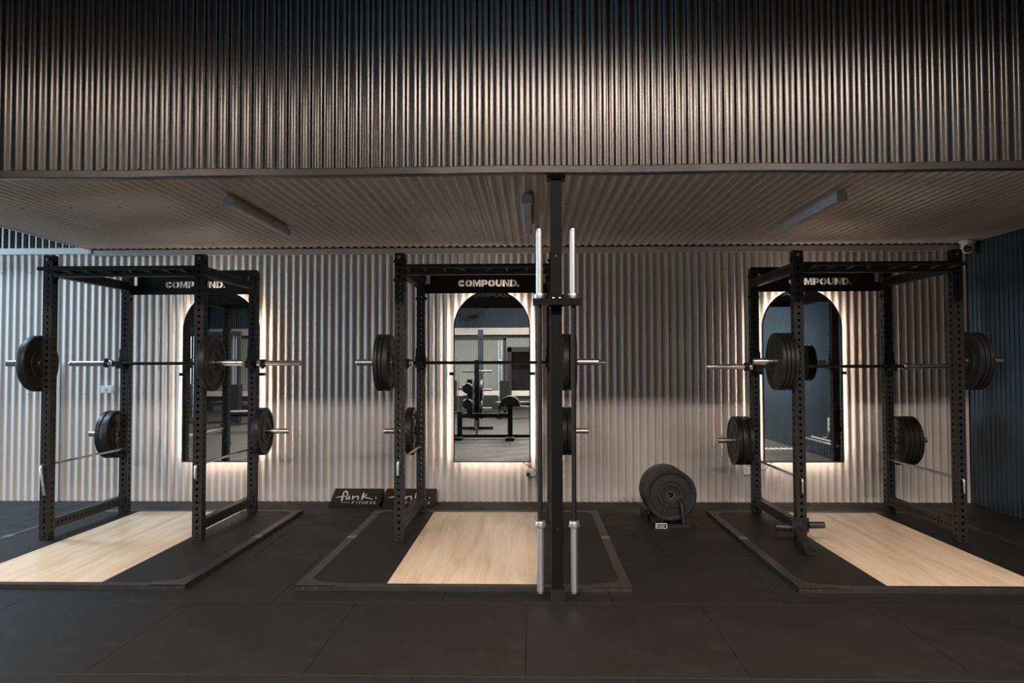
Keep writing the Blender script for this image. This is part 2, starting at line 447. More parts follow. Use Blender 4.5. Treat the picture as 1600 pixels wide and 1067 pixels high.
flange_me = MB().box(-.0375, .0375, -.003, .003, -.06, .055).mesh('end_flange', M['black'], 30)

# ---- stencil lettering cut through the sign panel (holes in a real sheet)
def arc(cx, cy, rx, ry, a0, a1, n=10):
    return [(cx + rx * math.cos(math.radians(a0 + (a1 - a0) * i / n)), cy + ry * math.sin(math.radians(a0 + (a1 - a0) * i / n))) for i in range(n + 1)]
def letters():
    L = []; x = 0; G = .07
    def add(ps, w):
        nonlocal x
        for p in ps: L.append([(a + x, b) for a, b in p])
        x += w + G
    C = arc(.52, .5, .52, .5, 28, 332, 20) + arc(.52, .5, .19, .15, 325, 35, 10)
    add([C], 1.0)
    def O():
        l = arc(.53, .5, .53, .5, 93, 267, 14) + arc(.53, .5, .19, .2, 255, 105, 8)
        r = arc(.57, .5, .53, .5, 87, -87, 14) + arc(.57, .5, .19, .2, -75, 75, 8)
        return [l, r]
    add(O(), 1.1)
    add([[(0, 0), (0, 1), (.40, 1), (.62, .5), (.84, 1), (1.24, 1), (1.24, 0), (.92, 0), (.92, .62), (.68, .03), (.56, .03), (.32, .62), (.32, 0)]], 1.24)
    add([[(0, 0), (0, 1), (.42, 1), (.42, .74), (.38, .74), (.38, .5), (.42, .5), (.42, .26), (.33, .26), (.33, 0)],
         [(.48, 1), (.60, 1)] + arc(.60, .63, .34, .37, 80, -80, 8) + [(.48, .26), (.48, .5), (.58, .56), (.58, .70), (.48, .76)]], .92)
    add(O(), 1.1)
    add([[(0, 1), (.34, 1), (.34, .38)] + arc(.5, .38, .16, .12, 180, 360, 6) + [(.66, 1), (1.0, 1), (1.0, .38)] + arc(.5, .38, .5, .38, 0, -180, 12)], 1.0)
    add([[(0, 0), (0, 1), (.36, 1), (.72, .45), (.72, 1), (1.04, 1), (1.04, 0), (.70, 0), (.32, .56), (.32, 0)]], 1.04)
    add([[(0, 0), (0, 1), (.40, 1), (.40, .8), (.34, .74), (.34, .26), (.40, .2), (.40, 0)], [(.47, 1)] + arc(.50, .5, .55, .5, 88, -88, 12) + [(.47, 0), (.47, .24)] + arc(.5, .5, .2, .24, -80, 80, 6) + [(.47, .76)]], 1.05)
    # small ring after the D
    L.append([(a + x, b) for a, b in arc(.14, .14, .15, .15, 15, 345, 12) + arc(.14, .14, .10, .10, 340, 20, 10)])
    return L, x + .25
def panel_mesh():
    cu = bpy.data.curves.new('sign', 'CURVE'); cu.dimensions = '2D'; cu.fill_mode = 'BOTH'; cu.extrude = .0022
    def spl(pts):
        s = cu.splines.new('POLY'); s.points.add(len(pts) - 1); s.use_cyclic_u = True
        for p, q in zip(s.points, pts): p.co = (q[0], q[1], 0, 1)
    w, z0, z1 = .632, 2.062, 2.292
    spl([(-w, z0), (w, z0), (w, z1 - .02), (w - .02, z1), (-w + .02, z1), (-w, z1 - .02)])
    for s in (-1, 1): spl([(s * .528, 2.150), (s * .562, 2.150), (s * .562, 2.232), (s * .528, 2.232)])
    L, tot = letters()
    h = .0635; x0 = -.262; k = .572 / tot
    for p in L: spl([(x0 + a * k, 2.124 + b * h) for a, b in p])
    o = bpy.data.objects.new('tmp', cu); COL.objects.link(o)
    me = bpy.data.meshes.new_from_object(o); bpy.data.objects.remove(o)
    me.materials.clear(); me.materials.append(M['panel']); me.name = 'sign_panel'
    me.transform(Matrix.Rotation(PI / 2, 4, 'X')); me.update()
    return me
panel_me = panel_mesh()

def peg_mesh(s):
    return MB().lathe([(s * .006, .0245), (s * .302, .0245), (s * .306, .022), (s * .308, .016)], 'X', n=24).mesh('weight_peg', M['steel'], 30)
peg = {s: peg_mesh(s) for s in (-1, 1)}
pegfl = {s: MB().lathe([(s * 0, .036), (s * .012, .036), (s * .014, .030), (s * .02, .028)], 'X', n=24).mesh('peg_flange', M['black'], 30) for s in (-1, 1)}
jcup_me = (MB().box(-.043, .043, -.046, -.0385, -.045, .135).box(-.049, -.043, -.046, .02, -.045, .06).box(.043, .049, -.046, .02, -.045, .06)
           .prism([(-.046, -.045), (-.046, -.020), (-.125, -.020), (-.137, .022), (-.147, .022), (-.135, -.045)], 'X', -.03, .03)).mesh('j_cup', M['black'], 30)
jpad_me = MB().box(-.028, .028, -.126, -.046, -.020, -.0145).mesh('liner', M['pad'], 30)

def power_rack(c, label, bar_z, pin_z, low_l, low_r, long_pin=False):
    t = thing('power_rack', label, 'power rack', (c, 0, 0), 'power racks on platforms')
    for ix in (-1, 1):
        for yc in (RY0, RY1):
            u = put('upright', up_me, t, (ix * .604, yc, T0))
            fr = yc == RY0
            for z in ((2.203, 2.055) if fr else (2.20, 2.01)):
                put('bolt', bolt_me, u, (-.0375, 0, z - T0), (0, 0, -PI / 2)); put('bolt', bolt_me, u, (.0375, 0, z - T0), (0, 0, PI / 2))
            for z in ((.20, .062) if fr else (.215,)): put('bolt', bolt_d, u, (0, -.0375, z - T0))
            if fr: put('bolt', bolt_s, u, (0, -.0375, 2.232 - T0))
        for zc in (2.137, .143):
            bmo = put('side_beam', beam_me, t, (ix * .604, RY0 + .0375 + .006, zc), (-PI / 2, 0, PI / 2))
            bmo.matrix_local = Matrix.Translation((ix * .604, RY0 + .0435, zc)) @ Matrix(((0, -1, 0, 0), (0, 0, 1, 0), (-1, 0, 0, 0), (0, 0, 0, 1)))
            for yy in (RY0 + .0405, RY1 - .0405): put('end_flange', flange_me, t, (ix * .604, yy, zc))
    # front crossmember, multi-grip bar
    MB().box(-.5665, .5665, -.036, .024, 2.094, 2.176).build('crossmember', M['black'], t, loc=(0, RY0, 0))
    gb = MB().tube([(-.565, 5.66, 2.133), (.565, 5.66, 2.133)], .0145, 12).build('pull_up_bar', M['black'], t)
    for sx in (-1, 1):
        for a, b in ((.52, .52), (.39, .39), (.24, .24), (.144, .07)):
            MB().tube([(sx * a, 5.66, 2.133), (sx * (a * .4 + b * .6), 5.76, 2.128), (sx * b, 5.842, 2.125)], .013, 10).build('grip', M['black'], gb)
    p = put('sign_panel', panel_me, t, (0, 7.056, 0)); p['label'] = 'black steel sign panel with the word COMPOUND cut through it'
    for s in (-1, 1):
        for yc, z in ((RY0, 1.41), (RY1, low_l if s < 0 else low_r)):
            q = put('weight_peg', peg[s], t, (s * .6415, yc, z)); q['label'] = 'chrome weight storage peg'
            put('peg_flange', pegfl[s], q)
        j = put('j_cup', jcup_me, t, (s * .604, RY1, bar_z)); put('liner', jpad_me, j)
        # safety rod through both uprights with a bent handle at the front
        hl = .23 if (long_pin and s < 0) else .105
        yf = RY0 - .0375 - (.045 if hl > .2 else .03)
        r = MB().tube([(s * .604, RY1 + .05, pin_z), (s * .604, yf + .02, pin_z), (s * .604, yf + .004, pin_z - .006), (s * .604, yf, pin_z - .025), (s * .604 + (.03 if hl > .2 else 0), yf, pin_z - hl)], .0105, 10).build('safety_rod', M['steel'], t)
        r['label'] = 'silver safety rod with a bent handle'
    return t
power_rack(-3.208, 'black power rack on the left platform, in front of the left mirror', 1.41, .615, .750, .777, True)
power_rack(-.423, 'black power rack in the middle, partly hidden by the steel post', 1.41, .645, .777, .777)
power_rack(2.660, 'black power rack on the right platform, nearest the dark wall', 1.367, .515, .690, .690)

# ------------------------------------------------------------------ lifting platforms
def platform(c, label):
    t = thing('lifting_platform', label, 'platform', (c, 0, 0), 'lifting platforms under the racks')
    w, y0, y1, h, r = 1.036, 4.665, 7.075, .0315, .066
    ww, wy0 = .478, 4.725
    wood = MB().box(-ww, ww, y0 + r - .012, y1 - r, .004, h - .002).build('wood_panel', M['wood'], t)
    wood['label'] = 'pale oak centre board'
    for s in (-1, 1):
        a, b = sorted((s * (ww + .002), s * (w - r + .001)))
        bevel_box(MB(), a, b, y0 + r - .012, y1 - r, .002, h - .003, .002).build('rubber_inlay', M['matte'], t)
        a, b = sorted((s * (w - r), s * w))
        ym = (y0 + y1) / 2 + .12
        bevel_box(MB(), a, b, y0 + r, ym - .05, 0, h, .003).build('side_rail', M['rail'], t)
        bevel_box(MB(), a, b, ym + .05, y1 - r, 0, h, .003).build('side_rail', M['rail'], t)
        j = bevel_box(MB(), a, b, ym - .047, ym + .047, 0, h + .0005, .002).build('joint_plate', M['hub'], t)
        for yy, sy in ((y0, 1), (y1, -1)):
            # corner gusset with a concave inner edge, in its own plane on the frame
            X, Y = s * w, yy; k = .24 if sy > 0 else .20
            pts = [(X, Y), (X, Y + sy * k)]
            pts.append((X - s * r, Y + sy * k))
            cx, cy, rr = X - s * (r + .13), Y + sy * (r + .13), .13
            for i in range(9):
                a_ = PI / 2 * i / 8
                # concave fillet from the side rail to the end rail
                pts.append((cx + s * rr * math.cos(a_), cy - sy * rr * math.sin(a_)))
            pts += [(X - s * k, Y + sy * (r - .012)), (X - s * k, Y)]
            MB().prism(pts, 'Z', h - .006, h + .0025).build('corner_plate', M['rail'], t)
            for d in (.05, .13): MB().lathe([(0, .006), (-sy * .003, .005)], 'Y', (X - s * d, Y, h * .5), 8).build('bolt', M['hub'], t)
    for yy, d in ((y0, r - .012), (y1 - r, r)):
        bevel_box(MB(), -w, w, yy, yy + d, 0, h, .003).build('end_rail', M['rail'], t)
platform(-3.185, 'black framed lifting platform with oak centre under the left rack')
platform(-.425, 'black framed lifting platform with oak centre under the middle rack')
platform(2.655, 'black framed lifting platform with oak centre under the right rack')

# ------------------------------------------------------------------ bumper plates
plate_cache = {}
def plate_meshes(th):
    if th not in plate_cache:
        R = .2215; h = th / 2
        half = [(h * .55, .027), (h * .55, .034), (h * .62, .036), (h * .70, .075), (h * .92, .080), (h * .92, .112), (h * .72, .118), (h * .66, .178), (h * .96, .186), (h, .192), (h, R - .008), (h * .9, R - .003), (h * .7, R)]
        prof = half + [(-a, r) for a, r in reversed(half)]
        disc = MB().lathe(prof, 'X', n=56, closed=True).mesh('rubber_disc', M['bumper'], 28)
        hub = MB().lathe([(h * .72, .0262), (h * .74, .0285), (h * .72, .034), (h * .5, .034), (-h * .5, .034), (-h * .72, .034), (-h * .74, .0285), (-h * .72, .0262)], 'X', n=32, closed=True).mesh('steel_hub', M['hub'], 28)
        # raised blank weight marks on the face (embossed bars)
        em = MB()
        for a0 in (60, 240):
            for i in range(7):
                a = math.radians(a0 + i * 10); rr = .148
                for sx in (-1, 1):
                    c = Vector((sx * h * .70, rr * math.cos(a), rr * math.sin(a)))
                    tng = Vector((0, -math.sin(a), math.cos(a))); rad = Vector((0, math.cos(a), math.sin(a)))
                    em.bar(c - rad * .012, c + rad * .012, .004, .006)
        emb = em.mesh('embossed_marks', M['bumper'], 28)
        plate_cache[th] = (disc, hub, emb)
    return plate_cache[th]
def plate(loc, th, label, group, axis='X'):
    t = thing('bumper_plate', label, 'weight plate', loc, group)
    d, h, e = plate_meshes(th)
    t.rotation_euler = (random.uniform(0, 6.28), 0, 0) if axis == 'X' else (0, 0, PI / 2)
    put('rubber_disc', d, t); put('steel_hub', h, t); put('embossed_marks', e, t)
    return t
ORD = {1: ['only'], 2: ['inner', 'outer'], 3: ['innermost', 'middle', 'outermost'], 4: ['innermost', 'second from inside', 'third from inside', 'outermost']}
def stack(c, s, yc, z, start, ths, where):
    x = start; n = len(ths)
    for i, th in enumerate(ths):
        lab = f'black rubber bumper plate alone on {where}' if n == 1 else f'{ORD[n][i]} of {n} plates on {where}'
        # plates hang on the peg: hole (r .0262) rests on the peg (r .0245)
        plate((c + s * (x + th / 2), yc, z - .0017), th, lab, 'bumper plates stored on the rack pegs')
        x += th + .0025
stack(-3.208, -1, RY0, 1.41, .663, [.065], 'the upper outer left peg of the left rack')
stack(-3.208, 1, RY0, 1.41, .663, [.062], 'the upper right peg of the left rack')
stack(-3.208, -1, RY1, .750, .663, [.068, .044], 'the low left peg of the left rack')
stack(-3.208, 1, RY1, .777, .663, [.068], 'the low right peg of the left rack')
stack(-.423, -1, RY0, 1.41, .663, [.045, .028, .036], 'the upper left peg of the middle rack')
stack(-.423, 1, RY0, 1.41, .663, [.048, .055], 'the upper right peg behind the post')
stack(-.423, -1, RY1, .777, .663, [.068], 'the low left peg of the middle rack')
stack(-.423, 1, RY1, .777, .693, [.055, .060], 'the low right peg behind the post')
stack(2.660, -1, RY0, 1.41, .663, [.032, .028, .030, .028], 'the upper left peg of the right rack')
stack(2.660, 1, RY0, 1.41, .663, [.032, .034, .034], 'the upper right peg of the right rack')
stack(2.660, -1, RY1, .690, .663, [.046, .058, .040], 'the low left peg of the right rack')
stack(2.660, 1, RY1, .690, .663, [.036, .040, .040, .036], 'the low right peg of the right rack')

# racked barbells and their clamps
def clamp(loc, label, rx=0):
    t = thing('barbell_clamp', label, 'clamp', loc, 'clamps on the racked barbells')
    t.rotation_euler = (rx, 0, 0)
    MB().lathe([(-.018, .0265), (-.018, .037), (.018, .037), (.018, .0265)], 'X', n=24, closed=True).build('ring', M['pad'], t)
    MB().box(-.014, .014, -.012, .012, .036, .052).build('lever', M['pad'], t)
for c, bz, lab in ((-3.212, 1.41, 'left'), (-.41, 1.41, 'middle'), (2.69, 1.367, 'right')):
    barbell('barbell', f'barbell with chrome sleeves racked across the {lab} power rack', (c, RY1 - .088, bz), 1.09, .685, (0, 0, 0), 'barbells racked level on j-cups', 'shaft', 'steel')
for x, bz, lab, r in ((-3.945, 1.41, 'black clamp on the left sleeve of the left rack barbell', .5), (-2.479, 1.41, 'black clamp on the right sleeve of the left rack barbell', 2.6),
                   (-1.143, 1.41, 'black clamp on the left sleeve of the middle rack barbell', 3.3), (1.957, 1.367, 'black clamp on the left sleeve of the right rack barbell', 2.2)):
    clamp((x, RY1 - .088, bz), lab, r)

# ------------------------------------------------------------------ landmine at the right rack
t = thing('landmine_attachment', 'black landmine bar holder bolted low on the front left upright of the right rack', 'landmine', (2.056, RY0 - .0375, .16))
MB().box(-.05, .05, -.008, .0, -.05, .06).build('mount_plate', M['black'], t)
MB().box(-.1, -.03, -.075, -.008, -.04, .05).build('pivot_block', M['black'], t)
MB().tube([(-.085, -.045, -.005), (-.115, -.045, -.005), (-.12, -.045, -.005), (-.215, -.045, -.0)], [.022, .022, .028, .024], 16).build('left_roller', M['pad'], t)
MB().tube([(.04, -.03, .01), (.155, -.03, .01)], .026, 16).build('right_roller', M['pad'], t)
a = Vector((-.055, -.05, -.015)); b = Vector((-.095, -.43, -.090))
d = (b - a)
MB().tube([a, a + d * .15, a + d * .99, b, b - d * .02, a + d * .3], [.028, .034, .034, .033, .029, .029], 20).build('bar_sleeve', M['black'], t)

# ------------------------------------------------------------------ plates in a floor rack
PXc = 1.195
t = thing('plate_rack', 'low black floor rack holding four upright bumper plates by the back wall', 'plate rack', (PXc, 6.75, 0))
for s in (-1, 1):
    MB().bar((s * .135, -.27, .016), (s * .135, .31, .016), .03, .03).build('base_rail', M['black'], t)
    MB().tube([(s * .135, -.2, .032), (s * .135, .28, .032)], .012, 8).build('cradle_rail', M['black'], t)
for y in (-.26, .30):
    MB().box(-.15, .15, y - .015, y + .015, .0, .03).build('cross_rail', M['black'], t)
for y in (-.115, -.015, .085):
    for s in (-1, 1): MB().tube([(s * .135, y, .03), (s * .135, y, .17)], .007, 8).build('divider', M['black'], t)
MB().tube([(.10, -.26, .03), (.085, -.245, .20), (.075, -.20, .22)], .018, 12).build('handle', M['black'], t)
MB().box(-.185, -.165, .02, .34, .0, .10).build('side_guard', M['black'], t)
for k, lab in enumerate(('front', 'second from front', 'third from front', 'rear')):
    plate((PXc, 6.575 + k * .11, .2665), (.062, .055, .055, .05)[k], f'{lab} bumper plate of the four standing in the floor rack', 'bumper plates in the floor rack', 'Y')
# hang tag on a cord
t = thing('hang_tag', 'small white printed tag on a cord, lying in front of the floor plate rack', 'tag', (1.105, 6.47, .001))
MB().box(-.055, .04, -.004, .004, 0, .042).build('card', M['white'], t)
MB().box(-.05, .035, -.0055, -.0042, .005, .037).build('card_face', M['panel'], t)
mb = MB()
for x0, x1, z0, z1 in ((-.044, -.038, .01, .032), (-.036, -.026, .018, .024), (-.02, -.015, .01, .032), (-.012, -.002, .012, .016), (-.012, -.002, .022, .026), (.004, .010, .01, .032), (.014, .024, .02, .025)):
    mb.box(x0, x1, -.0068, -.0056, z0, z1)
mb.build('print', M['letter'], t)
MB().tube([(-.005, 0, .04), (.02, .03, .12), (.07, .065, .235), (.078, .07, .262)], .0022, 6).build('cord', M['hub'], t)

# ------------------------------------------------------------------ wedge blocks with lettering
def wedge(x0, x1, label, cutr=False):
    t = thing('wedge_block', label, 'wedge block', (x0, 7.37, 0), 'wedge blocks against the back wall')
    w = x1 - x0; H, D = .142, .27
    MB().prism([(0, 0), (0, .012), (D - .02, H), (D, H), (D, 0)], 'X', 0, w).build('body', M['panel'], t)
    ang = math.atan2(H - .012, D - .02); Ls = math.hypot(H - .012, D - .02)
    # lettering lives in the sloping face: u across, v up the slope
    def uv(px, py):
        v = (350 - py) / 280; left = 30 + 110 * v
        return (px - left) / 675 * w, v * Ls
    def P(u, v, n=0.0):
        return Vector((u, v * math.cos(ang) - n * math.sin(ang), .012 + v * math.sin(ang) + n * math.cos(ang)))
    mb = MB()
    def stroke(pts, wd):
        q = [uv(*p) for p in pts]
        hw = [wd] * len(q) if not isinstance(wd, list) else wd
        for i, (u, v) in enumerate(q):      # round joints
            n = 10; vs = []
            for k in range(n):
                a_ = 2 * PI * k / n; vs.append(P(u + hw[i] * math.cos(a_), v + hw[i] * 1.5 * math.sin(a_), .0012))
            mb.add(vs, [tuple(range(n))])
        for i in range(len(q) - 1):
            (u0, v0), (u1, v1) = q[i], q[i + 1]; dx, dy = u1 - u0, v1 - v0; L = math.hypot(dx, dy) or 1
            nx, ny = -dy / L, dx / L * 1.2
            a_, b_ = hw[i], hw[i + 1]
            mb.add([P(u0 + nx * a_, v0 + ny * a_, .001), P(u1 + nx * b_, v1 + ny * b_, .001), P(u1 - nx * b_, v1 - ny * b_, .001), P(u0 - nx * a_, v0 - ny * a_, .001)], [(0, 1, 2, 3)])
    k = .0060
    stroke([(142, 212), (175, 206), (215, 198), (262, 190)], [k * .5, k * .8, k * .9, k])
    stroke([(305, 172), (302, 128), (285, 108), (262, 118), (244, 155), (230, 205), (216, 256)], [k * .9, k * 1.1, k, k * .9, k, k * 1.2, k * 1.5])
    stroke([(288, 188), (275, 225), (284, 240), (306, 228), (326, 190)], k)
    stroke([(326, 190), (316, 240)], k)
    stroke([(372, 190), (359, 243)], k); stroke([(360, 238), (392, 202), (428, 189), (446, 197), (436, 243)], k)
    stroke([(526, 142), (505, 190), (490, 238)], [k * 1.2, k * 1.2, k * 1.3])
    stroke([(562, 166), (530, 185), (505, 200), (545, 212), (590, 226), (632, 238)], [k, k, k, k, k * .8, k * .5])
    stroke([(683, 213), (683, 219)], k * 1.1)
    stroke([(200, 290), (320, 290)], k * .3)
    # FITNESS, slanted capitals
    G = {'F': [[(0, 0), (0, 1), (.8, 1)], [(0, .5), (.6, .5)]], 'I': [[(.2, 0), (.2, 1)]], 'T': [[(.4, 0), (.4, 1)], [(0, 1), (.8, 1)]],
         'N': [[(0, 0), (0, 1), (.75, 0), (.75, 1)]], 'E': [[(.75, 0), (0, 0), (0, 1), (.75, 1)], [(0, .5), (.6, .5)]],
         'S': [[(0, .05), (.4, 0), (.7, .15), (.65, .42), (.1, .58), (.05, .85), (.35, 1), (.75, .95)]]}
    x = 346
    for ch in 'FITNESS':
        for s_ in G[ch]: stroke([(x + a_ * 36 + b_ * 12, 310 - b_ * 33) for a_, b_ in s_], k * .36)
        x += 32 if ch == 'I' else 51
    l = mb.build('lettering', M['letter'], t); l['label'] = 'white brushed word and small capitals'
wedge(-1.985, -1.49, 'black wedge block with white lettering, fully visible left of the middle rack')
wedge(-1.462, -.955, 'black wedge block with white lettering, behind the middle rack upright')

# ------------------------------------------------------------------ mirrors
def mirror(x0, x1, label):
    cx = (x0 + x1) / 2; hw = (x1 - x0) / 2
    t = thing('arched_mirror', label, 'mirror', (cx, 7.62, 0), 'arched backlit mirrors on the back wall')
    z0, zs = .410, 2.147 - hw
    def outline(h, dz):
        return [(-h, z0 + dz), (h, z0 + dz)] + [(h * math.cos(a_), zs + h * math.sin(a_)) for a_ in [PI * i / 40 for i in range(41)]]
    o1, o2 = outline(hw, 0), outline(hw - .011, .011)
    n = len(o1)
    vs = []
    for oo, yy in ((o1, -.012), (o2, -.012), (o1, .012), (o2, .0)):
        vs += [(x, yy, z) for x, z in oo]
    fs = []
    for i in range(n):
        j = (i + 1) % n
        fs += [(i, j, n + j, n + i), (i, 2 * n + i, 2 * n + j, j), (n + i, n + j, 3 * n + j, 3 * n + i)]
    MB().add(vs, fs).build('frame', M['panel'], t)
    g = MB().prism(outline(hw - .010, .010), 'Y', -.006, .004).build('glass', M['mirror'], t); g['label'] = 'clear mirror glass'
    MB().prism(outline(hw - .002, .002), 'Y', .0045, .012).build('back_board', M['panel'], t)
    # LED strip round the back, facing sideways at the wall
    ins = .035
    o3 = outline(hw - ins, ins); o4 = outline(hw - ins - .004, ins + .004)
    vs = []
    for oo, yy in ((o3, .014), (o3, .030), (o4, .014), (o4, .030)): vs += [(x, yy, z) for x, z in oo]
    fs = []
    for i in range(n):
        j = (i + 1) % n
        fs += [(i, j, n + j, n + i), (2 * n + i, 3 * n + i, 3 * n + j, 2 * n + j), (n + i, n + j, 3 * n + j, 3 * n + i), (i, 2 * n + i, 2 * n + j, j)]
    led = MB().add(vs, fs).build('led_strip', M['led'], t); led['label'] = 'warm white strip light behind the rim'
    for s in (-1, 1):
        a_, b_ = sorted((s * (hw - .05), s * (hw + .045)))
        MB().box(a_, b_, .012, .020, 1.285, 1.315).box(*sorted((s * (hw + .02), s * (hw + .045))), .012, .058, 1.285, 1.315).build('wall_bracket', M['panel'], t)
mirror(-3.556, -2.770, 'arched backlit mirror behind the left rack')
mirror(-.787, -.010, 'arched backlit mirror behind the middle rack')
mirror(2.312, 3.105, 'arched backlit mirror behind the right rack')

# ------------------------------------------------------------------ sockets, camera, ceiling battens
def socket(loc, w, h, label, cat, holes, rz=0):
    t = thing('wall_socket' if cat == 'socket' else 'light_switch', label, cat, loc, rz=rz)
    bevel = MB().box(-w / 2, w / 2, -.014, 0, -h / 2, h / 2).box(-w / 2 + .004, w / 2 - .004, -.017, -.014, -h / 2 + .004, h / 2 - .004)
    bevel.build('cover', M['white'], t)
    for x, z, sx, sz in holes: MB().box(x - sx, x + sx, -.021, -.016, z - sz, z + sz).build('rocker', M['trim'], t)
    return t
socket((-4.375, YB - .008, 1.148), .118, .075, 'white switch plate on the pale wall behind the left rack', 'switch', [(0, 0, .012, .008)])
t = socket((-.006, YB - .008, .298), .12, .075, 'white double socket below the middle mirror with a black plug', 'socket', [(-.035, .02, .006, .008), (.03, .02, .006, .008)])
MB().lathe([(-.017, .02), (-.05, .018), (-.055, .012)], 'Y', (-.03, 0, -.012), 16).build('plug', M['cable'], t)
MB().tube([(-.03, -.05, -.012), (-.01, -.065, -.035), (.035, -.05, -.04), (.055, -.03, -.01), (.05, -.02, .03), (0, -.03, .06), (-.06, -.035, .09), (-.11, -.04, .14)], .004, 8).build('cord', M['cable'], t)
t = socket((2.185, YB - .008, .318), .118, .075, 'white wall socket low behind the right rack, left of its mirror', 'socket', [(-.03, .01, .006, .008), (.03, .01, .006, .008)])
MB().tube([(.03, -.02, .01), (.08, -.03, -.0), (.16, -.03, .02), (.2, -.035, .07), (.25, -.04, .12)], .003, 8).build('cord', M['cable'], t)
t = socket((XR - .003, 2.54, .36), .1, .12, 'white box on the dark right wall, seen in the right mirror', 'socket', [(0, 0, .012, .02)], rz=-PI / 2)
t = socket((XR - .003, 4.0, .50), .075, .2, 'tall white socket with a cord on the dark right wall, seen in the right mirror', 'socket', [(0, .04, .012, .014), (0, -.03, .012, .014)], rz=-PI / 2)
MB().tube([(0, -.02, -.08), (.01, -.025, -.14), (.05, -.02, -.19), (.2, -.02, -.21)], .006, 8).build('cord', M['white'], t)

t = thing('security_camera', 'white dome security camera at the right end of the soffit', 'camera', (4.275, 7.47, 2.59))
MB().lathe([(0, .075), (-.02, .075), (-.03, .06)], 'Z', n=28).build('mount', M['white'], t)
hd = MB().lathe([(-.062, .018), (-.056, .035), (-.04, .052), (0, .062), (.035, .055), (.055, .035), (.062, .015)], 'Y', n=28).build('dome', M['white'], t)
hd.location = (0, 0, -.065); hd.rotation_euler = (-.35, 0, -.1)
hd.rotation_euler = (.30, 0, -.50)
ln = MB().lathe([(-.052, .038), (-.066, .036), (-.068, .02), (-.064, .006)], 'Y', n=24).build('lens', M['glass'], t)
ln.location = hd.location; ln.rotation_euler = hd.rotation_euler

for x, lab in ((-2.135, 'white batten ceiling light over the left rack, unlit'), (-.027, 'white batten ceiling light left of the post, unlit'), (2.150, 'white batten ceiling light over the right rack, unlit')):
    t = thing('ceiling_light', lab, 'light', (x, 5.87, 2.5915), 'batten lights under the soffit')
    MB().box(-.025, .025, -.61, .61, -.022, 0).build('base_tray', M['trim'], t)
    MB().prism([(-.033, -.022), (-.033, -.062), (-.024, -.074), (.024, -.074), (.033, -.062), (.033, -.022)], 'Y', -.60, .60).build('diffuser', M['diff'], t)
    for s in (-1, 1): MB().box(-.036, .036, *sorted((s * .60, s * .635)), -.078, -.018).build('end_cap', M['diff'], t)

# ------------------------------------------------------------------ the room behind the camera (seen in the mirrors)
for i, (x, y) in enumerate(LAMPS):
    t = thing('high_bay_lamp', 'lit linear lamp hung over the gym floor, %s row, %s' % (('nearer', 'farther')[i // 3], ('left', 'centre', 'right')[i % 3]), 'lamp', (x, y, 4.95), 'linear lamps over the gym floor')
    MB().box(-1.2, 1.2, -.28, .28, 0, .08).build('housing', M['black'], t)
    MB().box(-1.17, 1.17, -.25, .25, -.008, 0).build('lens', M['lamp'], t)
    for s in (-1, 1): MB().tube([(s * .9, 0, .08), (s * .9, 0, ROOF - 4.95)], .004, 6).build('wire', M['steel'], t)

def bench(x, y):
    t = thing('roller_bench', 'black bench with a half-round pad and foam rollers, seen in the middle mirror', 'bench', (x, y, 0))
    n = 16
    pts = [(.19 * math.cos(PI * i / n), .19 * math.sin(PI * i / n)) for i in range(n + 1)]
    pts = [(a_, .62 + b_) for a_, b_ in pts] + [(-.10, .62), (-.08, .66), (.08, .66), (.10, .62)]
    MB().prism(pts, 'Y', -.22, .22).build('pad', M['pad'], t)
    MB().box(-.045, .045, -.04, .04, .05, .66).build('leg', M['black'], t)
    MB().box(-.99, -.90, -.04, .04, .05, .52).build('leg', M['black'], t)
    MB().box(-.95, .03, -.035, .035, .40, .48).build('seat_rail', M['black'], t)
    MB().box(-1.05, .9, -.04, .04, .03, .09).build('base_rail', M['black'], t)
    MB().box(-.08, .08, -.35, .35, 0, .05).build('foot', M['black'], t)
    MB().box(-1.02, -.88, -.3, .3, 0, .05).build('foot', M['black'], t)
    MB().tube([(-.63, 0, .09), (-.63, 0, .34)], .022, 12).build('peg', M['hub'], t)
    MB().tube([(.12, .02, .62), (.40, .02, .60)], .016, 12).build('grip', M['steel'], t)
    MB().box(-.80, -.70, .05, .12, .40, 1.12).build('roller_post', M['black'], t)
    MB().tube([(-.96, .08, .95), (-.76, .08, .95)], .02, 10).build('arm', M['steel'], t)
    for z in (.96, .67):
        MB().lathe([(-.2, .085), (-.18, .1), (.18, .1), (.2, .085)], 'Y', (-.78, .08, z), 24).build('roller', M['pad'], t)
bench(-.40, 1.05)

def plate_tree(x, y, label):
    t = thing('plate_tree', label, 'plate rack', (x, y, 0), 'plate trees on the gym floor')
    MB().box(-.05, .05, -.05, .05, 0, 1.5).build('post', M['black'], t)
    MB().box(-.35, .35, -.04, .04, 0, .06).box(-.04, .04, -.35, .35, 0, .06).build('foot', M['black'], t)
    for z in (.45, .85, 1.25):
        for s in (-1, 1): MB().tube([(s * .05, 0, z), (s * .32, 0, z)], .025, 12).build('peg', M['steel'], t)
plate_tree(-1.18, -1.1, 'black plate tree with chrome pegs behind the photographer, seen in the middle mirror')
for s in (-1, 1):
    for i, z in enumerate((.45, .85)):
        p = plate((-1.18 + s * .10, -1.1, z - .0012), .062, 'black bumper plate on the %s %s peg of the plate tree' % (('low', 'middle')[i], 'right' if s > 0 else 'left'), 'bumper plates on the plate tree')

